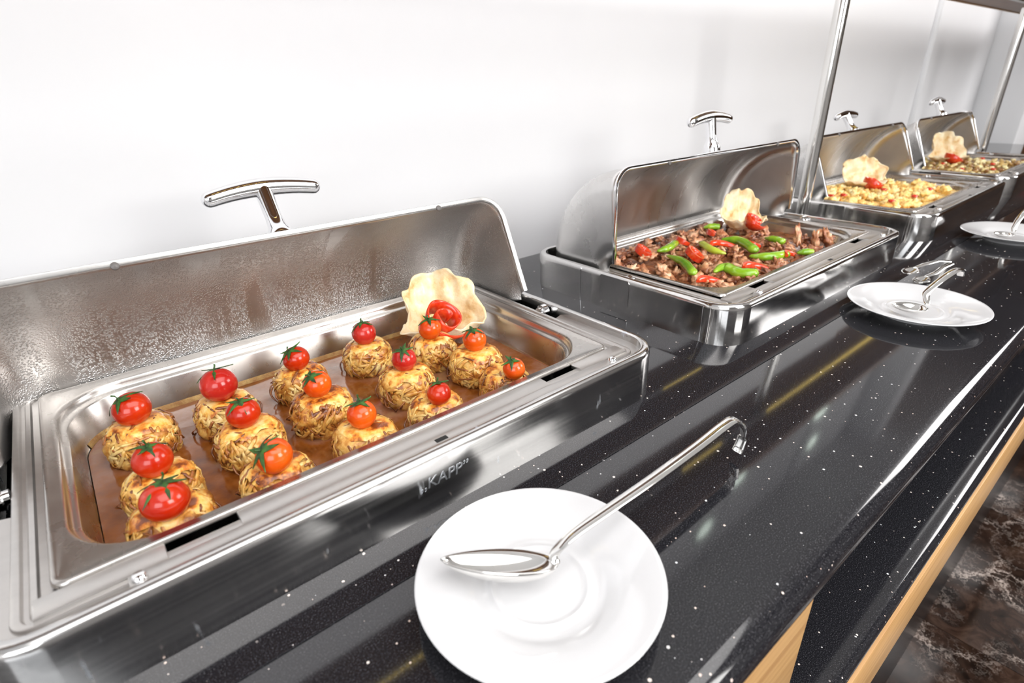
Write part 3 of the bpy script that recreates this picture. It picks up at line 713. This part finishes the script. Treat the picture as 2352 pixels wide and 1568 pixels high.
# ---------------------------------------------------------------- flatbread shells with tomato roses
def shell(x, y, z, w, hb, hf, seed, label, rz=0.0, lean=0.0):
    seg, rn = 96, 22; V = []; F = []
    for k in range(rn + 1):
        t = k / rn
        for j in range(seg):
            a = 2 * PI * j / seg
            bk = 0.5 + 0.5 * math.sin(a)            # 1 at the back (+y)
            h = hf + (hb - hf) * max(0, math.sin(a) * 0.93 + 0.07) ** 0.62
            r = w * 0.5 * (0.18 + 0.82 * (t ** 0.75)) * (1 + 0.10 * math.sin(3 * a + seed))
            ruf = t * t * (0.085 * math.sin(6 * a + seed * 2) + 0.06 * math.sin(11 * a + seed)) * w * 0.5
            n3 = noise.noise(Vector((math.cos(a) * 2.0, math.sin(a) * 2.0, t * 3 + seed)))
            rad = r * (1 - 0.22 * bk * t) + ruf * 0.75 + n3 * 0.012 * t
            zz = h * (t ** 1.25) * (1 + 0.10 * noise.noise(Vector((math.cos(a) * 2.4, math.sin(a) * 2.4, seed)))) + 0.0025 * math.sin(9 * a + seed) * t ** 3
            yy = rad * math.sin(a) * 0.72 + lean * zz + 0.006 * t * noise.noise(Vector((rad * 55 * math.cos(a), zz * 55, seed + 4)))
            V.append((rad * math.cos(a), yy, zz + 0.003 * noise.noise(Vector((rad * 90 * math.cos(a), zz * 90, seed)))))
    for k in range(rn):
        for j in range(seg):
            q = (j + 1) % seg; F.append((k * seg + j, k * seg + q, (k + 1) * seg + q, (k + 1) * seg + j))
    F.append(tuple(range(seg - 1, -1, -1)))
    b = MB(); b.add(V, F); o = b.build('flatbread_shell', M['crisp'], None, (x, y, z), ang=180)
    o.rotation_euler.z = rz
    so = o.modifiers.new('thick', 'SOLIDIFY'); so.thickness = 0.0016; so.offset = 0
    return tag(o, label, 'flatbread', 'fried flatbread shells standing in the pans')
def rose(x, y, z, r, label, tilt=(0.9, 0, 0)):
    tilt = (tilt[0] * 0.7, tilt[1], 0)
    o = None
    b = MB(); turns = 1.85; n = 90; Lo = []; Li = []
    for k in range(n):
        s = k / (n - 1); a = s * turns * 2 * PI; rad = r * (0.22 + 0.78 * s) * (1 + 0.05 * math.sin(a * 3.3))
        hh = r * (0.85 + 0.1 * math.sin(a * 2.1)); fl = 1.12
        c = Vector((math.cos(a), math.sin(a), 0))
        Lo.append(c * rad * fl + Vector((0, 0, hh * 0.5 * (1.1 - 0.3 * s)))); Li.append(c * rad * 0.82 + Vector((0, 0, -hh * 0.5)))
    mid = [(p + q) * 0.5 + Vector((p.x, p.y, 0)).normalized() * r * 0.06 for p, q in zip(Lo, Li)]
    b.loft([Lo, mid, Li], False)
    o = b.build('tomato_rose', M['tom_flesh'], None, (x, y, z), ang=180)
    so = o.modifiers.new('thick', 'SOLIDIFY'); so.thickness = 0.0022; so.offset = 0
    o.rotation_euler = tilt
    return tag(o, label, 'tomato garnish', 'tomato peel roses')
shell(0.448, 0.236, 0.012, 0.128, 0.092, 0.030, 2.0, 'pale crinkled flatbread shell standing in the back right corner of the nearest pan', -0.5, 0.05)
rose(0.430, 0.204, 0.056, 0.030, 'red tomato peel rose inside the flatbread shell of the nearest pan', (1.0, 0.25, 0))
shell(DX[1] + 0.440, 0.222, 0.040, 0.105, 0.080, 0.026, 4.3, 'cream flatbread shell rising out of the meat in the second pan', -0.5, 0.0)
rose(DX[1] + 0.420, 0.188, 0.064, 0.023, 'orange-red tomato rose in the flatbread shell of the second pan', (0.8, 0.2, 0))
shell(DX[2] + 0.320, 0.232, 0.045, 0.130, 0.080, 0.018, 6.1, 'pale flatbread shell standing in the scrambled eggs', -0.75, 0.0)
rose(DX[2] + 0.300, 0.200, 0.058, 0.030, 'red tomato rose on the scrambled eggs', (0.5, 0.2, 0))
shell(DX[3] + 0.330, 0.228, 0.045, 0.135, 0.100, 0.020, 8.7, 'tall flatbread shell in the farthest pan', -0.85, 0.0)
rose(DX[3] + 0.310, 0.200, 0.060, 0.030, 'red tomato rose in the farthest pan', (0.5, 0.2, 0))

# ---------------------------------------------------------------- second pan: meat, peppers, tomato
X2 = DX[1]
fill('meat_juices', X2, 0.030, 0.006, M['meat_bed'], 0.0215, 5, 'dark brown meat juices and shreds under the meat pieces', 'sauce', 0.0, (80, 50), 60)
def chunk_mesh(seed, rx, ry, rz, amp=0.35, fq=2.0, sub=2):
    bm = bmesh.new(); bmesh.ops.create_icosphere(bm, subdivisions=sub, radius=1)
    for v in bm.verts:
        n = v.co.normalized(); k = 1 + amp * noise.noise(n * fq + Vector((seed, seed * 2, 0))) + amp * 0.5 * noise.noise(n * fq * 2.7 + Vector((0, seed, 4)))
        v.co = Vector((n.x * rx * k, n.y * ry * k, n.z * rz * k))
    me = bpy.data.meshes.new('chunk'); bm.to_mesh(me); bm.free(); return me
rng = random.Random(7)
protos = []
for s in range(7):
    me = chunk_mesh(s * 3.3 + 1, 0.0105, 0.0075, 0.0060, 0.9, 1.7, 3); protos.append(me)
first = True; cnt = 0; placed = []
tries = 0
while cnt < 170 and tries < 4000:
    tries += 1
    x = rng.uniform(0.026, 0.480); y = rng.uniform(0.028, 0.297)
    if x > 0.40 and rng.random() < 0.45: continue
    if any((x - a) ** 2 + (y - c) ** 2 < 0.0125 ** 2 for a, c in placed): continue
    placed.append((x, y)); z = 0.036 + rng.uniform(-0.003, 0.006) + (0.008 if x > 0.30 and y < 0.1 and rng.random() < .4 else 0)
    o = link('meat_piece', protos[cnt % 7], M['meat'], None, (X2 + x, y, z), True, 180)
    o.rotation_euler = (rng.uniform(-.7, .7), rng.uniform(-.7, .7), rng.uniform(0, 6.3)); s = rng.uniform(0.75, 1.35); o.scale = (s, s * rng.uniform(.8, 1.2), s)
    tag(o, 'browned morsel of fried meat in the second pan', 'meat', 'meat pieces in the second pan'); cnt += 1
def pepper(pts, r, mat, label, tipfirst=True):
    P = [Vector(p) for p in pts]
    if len(P) == 2: P = [P[0], (P[0] + P[1]) / 2 + Vector((0, 0, .002)), P[1]]
    C = []
    for i in range(len(P) - 1):
        p0 = P[max(i - 1, 0)]; p1 = P[i]; p2 = P[i + 1]; p3 = P[min(i + 2, len(P) - 1)]
        for k in range(6):
            t = k / 6; C.append(0.5 * ((2 * p1) + (p2 - p0) * t + (2 * p0 - 5 * p1 + 4 * p2 - p3) * t * t + (3 * p1 - p0 - 3 * p2 + p3) * t ** 3))
    C.append(P[-1]); n = len(C)
    rad = []
    for k in range(n):
        s = k / (n - 1); rad.append(r * (0.12 + 0.88 * min(1, (s * 2.4)) ** 0.7) * (1 if s < 0.85 else math.sqrt(max(0.08, 1 - ((s - 0.85) / 0.15) ** 2))) * (1 + 0.07 * math.sin(k * 1.9)))
    base = C[0].copy(); C = [c - base for c in C]
    b = MB(); b.tube(C, rad, 14, 0.75, (0, 0, 1))
    o = b.build('green_pepper', mat, None, base, ang=180)
    return tag(o, label, 'pepper', 'grilled peppers in the second pan')
ZP = 0.048
PEP = {
 'a': ([(.147,.227),(.171,.221),(.225,.240)], .0085, 'p', 'pale green pepper with split end near the left back of the meat pan'),
 'b': ([(.136,.197),(.119,.150),(.079,.100)], .0085, 'p', 'long curved green pepper at the left front of the meat pan'),
 'c': ([(.221,.128),(.222,.160),(.255,.203)], .0085, 'y', 'yellow-green pepper in the middle of the meat pan'),
 'd': ([(.304,.190),(.314,.155),(.274,.099)], .0105, 'p', 'plump light green pepper pointing to the front, right of centre'),
 'e': ([(.236,.092),(.253,.062),(.298,.052)], .0100, 'p', 'green pepper lying along the right front of the meat pan'),
 'f': ([(.112,.084),(.142,.084),(.138,.052),(.152,.028)], .0110, 'p', 'bright wrinkled green pepper closest to the front edge of the meat pan'),
 'g': ([(.366,.270),(.388,.244)], .0085, 'p', 'short green pepper left of the flatbread shell, far back'),
 'h': ([(.373,.135),(.362,.090)], .0085, 'p', 'green pepper tip right of the flatbread shell'),
 'i': ([(.312,.042),(.330,.020)], .0080, 'p', 'green pepper end by the right front rim of the meat pan')}
for k, (p, r, c, lab) in PEP.items():
    pepper([(X2 + x, y, ZP + (0.002 if i % 2 else 0)) for i, (x, y) in enumerate(p)], r, M['pepper'] if c == 'p' else M['pepper_y'], lab)
def tomato_slice(x, y, z, r, rot, label, arc=PI * 2, gap=0.5):
    """curved piece of cooked tomato: thick ring or wedge with skin outside"""
    b = MB(); n = 26; loops = []
    for k in range(n + 1):
        a = arc * k / n
        c = Vector((math.cos(a), math.sin(a), 0)); w = 1.0 if arc > 6 else math.sin(PI * (0.08 + 0.84 * k / n)) ** 0.5
        R1 = r; R0 = r * (1 - gap * w)
        loops.append([c * R1 + Vector((0, 0, -.0055 * w)), c * R1 * 1.03, c * R1 + Vector((0, 0, .0055 * w)), c * ((R0 + R1) / 2) + Vector((0, 0, .0060 * w)), c * R0 + Vector((0, 0, .0028 * w)), c * R0 + Vector((0, 0, -.0030 * w))])
    b.loft(loops, True, arc < 6, arc < 6)
    o = b.build('tomato_slice', M['tom_flesh'], None, (x, y, z), ang=60); o.rotation_euler = rot
    return tag(o, label, 'tomato', 'cooked tomato slices in the second pan')
for (x, y, z, r, rot, arc, gap, lab) in [
    (.123,.240,.050,.017,(.55,.1,.4),PI*2,.50,'red tomato ring on the meat at the left back'),
    (.173,.163,.050,.018,(.6,.2,.2),PI*2,.45,'pink-red tomato ring in the middle left of the meat pan'),
    (.240,.232,.048,.017,(.4,.0,1.),PI*1.1,.5,'red tomato piece behind the yellow-green pepper'),
    (.262,.150,.044,.034,(.2,.1,-.1),PI*.75,.28,'long red tomato wedge between the two middle peppers'),
    (.185,.040,.042,.032,(.2,.1,.1),PI*.7,.30,'curved red tomato wedge at the front of the meat pan, right of centre'),
    (.066,.052,.043,.030,(.2,.1,.2),PI*.65,.32,'red tomato wedge at the very front left of the meat pan'),
    (.318,.128,.046,.016,(.3,.2,.8),PI*1.2,.45,'red tomato piece below the flatbread shell'),
    (.292,.036,.046,.020,(.3,.1,.3),PI*.8,.40,'dark red tomato wedge near the right front rim'),
    (.342,.226,.046,.018,(.3,.1,.5),PI*1.0,.45,'dull red tomato piece left of the flatbread shell')]:
    tomato_slice(X2 + x, y, z, r, rot, lab, arc, gap)
for k, (x, y, z, h) in enumerate([(.405,.085,.046,.020),(.428,.060,.044,.015),(.452,.048,.042,.019),(.036,.228,.046,.010)]):
    me = chunk_mesh(k * 5.1 + 40, .007, .006, h, 0.9, 1.9, 3); o = link('meat_strip', me, M['meat'], None, (X2 + x, y, z + h * .35), True, 180)
    o.rotation_euler = (0.3 * (k - 1), 0.35, k)
    tag(o, ['upright pale meat strip right of the flatbread shell', 'short upright meat strip beside the tall one', 'upright meat strip nearest the right end of the pan', 'knobbly meat strip at the left end of the pan'][k], 'meat')

# ---------------------------------------------------------------- third and fourth pan
fill('egg_bed', DX[2], 0.036, 0.010, M['egg'], 0.0215, 9, 'soft yellow scrambled egg mass in the third pan', 'scrambled egg', 0.02, (90, 56), 70)
pe = [chunk_mesh(s * 2.1 + 3, 0.011, 0.009, 0.008, 0.7, 2.0, 3) for s in range(6)]
rng = random.Random(3); placed = []; tries = 0
while len(placed) < 130 and tries < 4000:
    tries += 1; x = rng.uniform(.036, .47); y = rng.uniform(.038, .288)
    if any((x - a) ** 2 + (y - c) ** 2 < 0.0145 ** 2 for a, c in placed): continue
    placed.append((x, y)); o = link('egg_curd', pe[len(placed) % 6], M['egg'], None, (DX[2] + x, y, .043 + rng.uniform(-.002, .006)), True, 180)
    o.rotation_euler = (rng.uniform(-.5, .5), rng.uniform(-.5, .5), rng.uniform(0, 6)); s = rng.uniform(.8, 1.3); o.scale = (s, s, s)
    tag(o, 'yellow curd of scrambled egg in the third pan', 'scrambled egg', 'egg curds in the third pan')
pr_ = chunk_mesh(2, .010, .007, .004, .5, 2, 2)
for (x, y, z, lab) in [(.101,.195,.056,'red pepper bit on the eggs near the left end'),(.095,.082,.056,'red pepper bit at the front edge of the eggs'),(.196,.064,.056,'red pepper bit in the right front part of the eggs'),(.075,.215,.055,'dark red pepper bit at the far left of the eggs'),(.24,.15,.057,'small red pepper bit behind the middle of the eggs'),(.33,.07,.056,'small red pepper bit at the right end of the eggs')]:
    o = link('red_pepper_bit', pr_, M['red_bit'], None, (DX[2] + x, y, z), True, 180); tag(o, lab, 'pepper', 'red pepper bits in the eggs')
fill('stir_fry_bed', DX[3], 0.036, 0.008, M['mush'], 0.0215, 12, 'browned oily layer under the small pieces in the farthest pan', 'sauce', 0.0, (70, 44), 70)
pm = [chunk_mesh(s * 4.7 + 9, 0.0085, 0.0065, 0.0055, 0.5, 1.8, 2) for s in range(5)]
rng = random.Random(5); placed = []; tries = 0
while len(placed) < 190 and tries < 5000:
    tries += 1; x = rng.uniform(.028, .49); y = rng.uniform(.028, .297)
    if any((x - a) ** 2 + (y - c) ** 2 < 0.012 ** 2 for a, c in placed): continue
    placed.append((x, y)); o = link('browned_piece', pm[len(placed) % 5], M['mush'], None, (DX[3] + x, y, .043 + rng.uniform(-.001, .006)), True, 180)
    o.rotation_euler = (rng.uniform(-.6, .6), rng.uniform(-.6, .6), rng.uniform(0, 6)); s = rng.uniform(.8, 1.25); o.scale = (s, s, s)
    tag(o, 'small golden-brown cooked piece in the farthest pan', 'vegetable', 'browned pieces in the farthest pan')
for (x, y, wh) in [(.12,.12,'near the left end'),(.3,.08,'front middle'),(.44,.14,'at the right end'),(.22,.2,'before the flatbread shell'),(.40,.24,'far right back'),(.17,.05,'nearest the left front rim')]:
    o = link('red_pepper_bit', pr_, M['red_bit'], None, (DX[3] + x, y, .052), True, 180); tag(o, 'tiny red pepper bit in the farthest pan, ' + wh, 'pepper', 'red bits in the farthest pan')

# ---------------------------------------------------------------- plates
def plate(x, y, r, label):
    k = r / 0.0905
    pf = [(0.0, .0060), (.030, .0060), (.0335, .0064), (.0350, .0074), (.0362, .0076), (.0375, .0068), (.0450, .0070), (.0500, .0090), (.0560, .0120), (.0640, .0142), (.0760, .0172), (.0870, .0196),
          (.0898, .0200), (.0905, .0193), (.0897, .0180), (.0800, .0152), (.0640, .0118), (.0540, .0070), (.0480, .0030), (.0470, .0), (.0440, .0), (.0430, .0025), (.0, .0030)]
    b = MB(); b.lathe([(max(a, .0004) * k, z) for a, z in pf], 96, (0, 0, 0), True, True)
    o = b.build('saucer_plate', M['porcelain'], None, (x, y, 0), ang=60)
    return tag(o, label, 'plate', 'white round plates under the serving spoons')
plate(0.2694, -0.1676, 0.0905, 'large white porcelain plate in the foreground holding the hooked spoon')
plate(1.0557, -0.1646, 0.0935, 'white plate beside the second chafing dish with a spoon on it')
plate(1.672, -0.160, 0.0945, 'white plate cut off by the right edge, farthest along the counter')

def spoon(name, P, tip, heel, side_w, label, hook, hw=0.0055, depth=0.010, bank=0.0):
    """P: handle path from the bowl outwards. bowl: heel -> tip"""
    tip = Vector(tip); heel = Vector(heel); ax = (tip - heel); Ln = ax.length; ax.normalize()
    up = Vector((0, 0, 1)); up = (up - ax * up.dot(ax)).normalized(); sd = ax.cross(up)
    up = (up * math.cos(bank) + sd * math.sin(bank)).normalized(); sd = ax.cross(up)
    t = empty(name, label, 'spoon', tuple(heel)); b = MB(); n = 26; mN = 13; G = []
    for i in range(n + 1):
        s = i / n
        w = side_w * (math.sin(PI * min(1, s ** 0.80 * 1.0)) ** 0.62 if 0 < s < 1 else 0.0) + 0.0006
        row = []
        for j in range(mN):
            q = -1 + 2 * j / (mN - 1)
            dpt = depth * (w / side_w) * (1 - q * q) ** 0.8
            row.append(ax * (s * Ln) + sd * (q * w) - up * dpt)
        G.append(row)
    b.loft(G, False); o = b.build('bowl', M['cutlery'], t, ang=180)
    so = o.modifiers.new('thick', 'SOLIDIFY'); so.thickness = 0.0011; so.offset = 0
    pts = [Vector(p) - heel for p in P]; C = []
    for i in range(len(pts) - 1):
        p0 = pts[max(i - 1, 0)]; p1 = pts[i]; p2 = pts[i + 1]; p3 = pts[min(i + 2, len(pts) - 1)]
        for k in range(7):
            u = k / 7; C.append(0.5 * ((2 * p1) + (p2 - p0) * u + (2 * p0 - 5 * p1 + 4 * p2 - p3) * u * u + (3 * p1 - p0 - 3 * p2 + p3) * u ** 3))
    C.append(pts[-1]); nn = len(C)
    b = MB(); loops = []
    for i, c in enumerate(C):
        d = (C[min(i + 1, nn - 1)] - C[max(i - 1, 0)]).normalized(); s_ = Vector((-d.y, d.x, 0))
        if s_.length < 0.05: s_ = prev
        s_.normalize()
        if i and s_.dot(prev) < 0: s_ = -s_
        prev = s_; u_ = s_.cross(d)
        wd = hw * (0.72 + 0.5 * min(1, i / (nn * 0.6))); th_ = 0.0018 if i > 4 else 0.0018 + 0.0008 * (4 - i) / 4
        loops.append([c + s_ * (wd * a) + u_ * (th_ * e) for a, e in ((-1, -.3), (-.9, .5), (-.45, 1), (.45, 1), (.9, .5), (1, -.3), (.6, -.8), (-.6, -.8))])
    b.loft(loops, True, True, True); b.build('handle', M['cutlery'], t, ang=50)
    return t
spoon('serving_spoon', [(.2765,-.1765,.0285),(.2800,-.1735,.0350),(.2950,-.1765,.0440),(.3283,-.1785,.0475),(.3826,-.1790,.0485),(.4500,-.1775,.0490),(.4950,-.1755,.0495),(.5105,-.1760,.0480),(.5205,-.1785,.0400),(.5235,-.1800,.0280),(.5215,-.1795,.0150),(.5190,-.1790,.0090)],
      (.2125,-.1265,.0375), (.2785,-.1785,.0300), .0175, 'long steel serving spoon with hooked handle lying on the foreground plate', True, 0.0048, 0.0135, 0.35)
spoon('serving_spoon', [(1.026,-.1850,.0290),(1.035,-.1800,.0340),(1.0487,-.1760,.0420),(1.0834,-.1830,.0560),(1.115,-.1880,.0620),(1.135,-.1900,.0600),(1.145,-.1900,.0480)],
      (.9960,-.1490,.0270), (1.0240,-.1870,.0250), .0170, 'steel spoon standing up from the plate beside the second chafing dish', True, 0.0052, 0.0085)
spoon('serving_spoon', [(1.6240,-.1660,.0280),(1.6300,-.1640,.0350),(1.640,-.1640,.0480),(1.660,-.1670,.0620),(1.700,-.1700,.0720),(1.730,-.1720,.0740)],
      (1.5960,-.1400,.0260), (1.6220,-.1670,.0250), .0160, 'steel spoon on the farthest plate at the right edge', False, 0.0052, 0.008)
# serving tongs lying between plate two and the third dish
tg = empty('serving_tongs', 'steel serving tongs lying behind the second plate near the third chafing dish', 'tongs', (1.24, -0.115, 0))
for k, (dy, dz) in enumerate(((0.0, 0.0), (0.020, 0.012))):
    b = MB(); G = []
    for i in range(15):
        s = i / 14; w = .0130 * math.sin(PI * (0.04 + 0.92 * s)) ** .7; G.append([Vector((-.045 + .050 * s, dy - 0.010 + q * w + 0.0, .0075 + dz - .0050 * (1 - q * q) * math.sin(PI * s))) for q in [-1 + j / 4 for j in range(9)]])
    b.loft(G, False); o = b.build('tong_bowl', M['cutlery'], tg, ang=180); so = o.modifiers.new('t', 'SOLIDIFY'); so.thickness = .001; so.offset = 0
    b = MB(); b.tube([(.003, dy - .010, .0075 + dz), (.025, dy - .016, .010 + dz), (.06, -.018 + dy * .6, .014 + dz * .8), (.095, -.020 + dy * .2, .014 + dz * .3)], [.004, .005, .005, .006], 10, 0.35)
    b.build('tong_arm', M['cutlery'], tg)
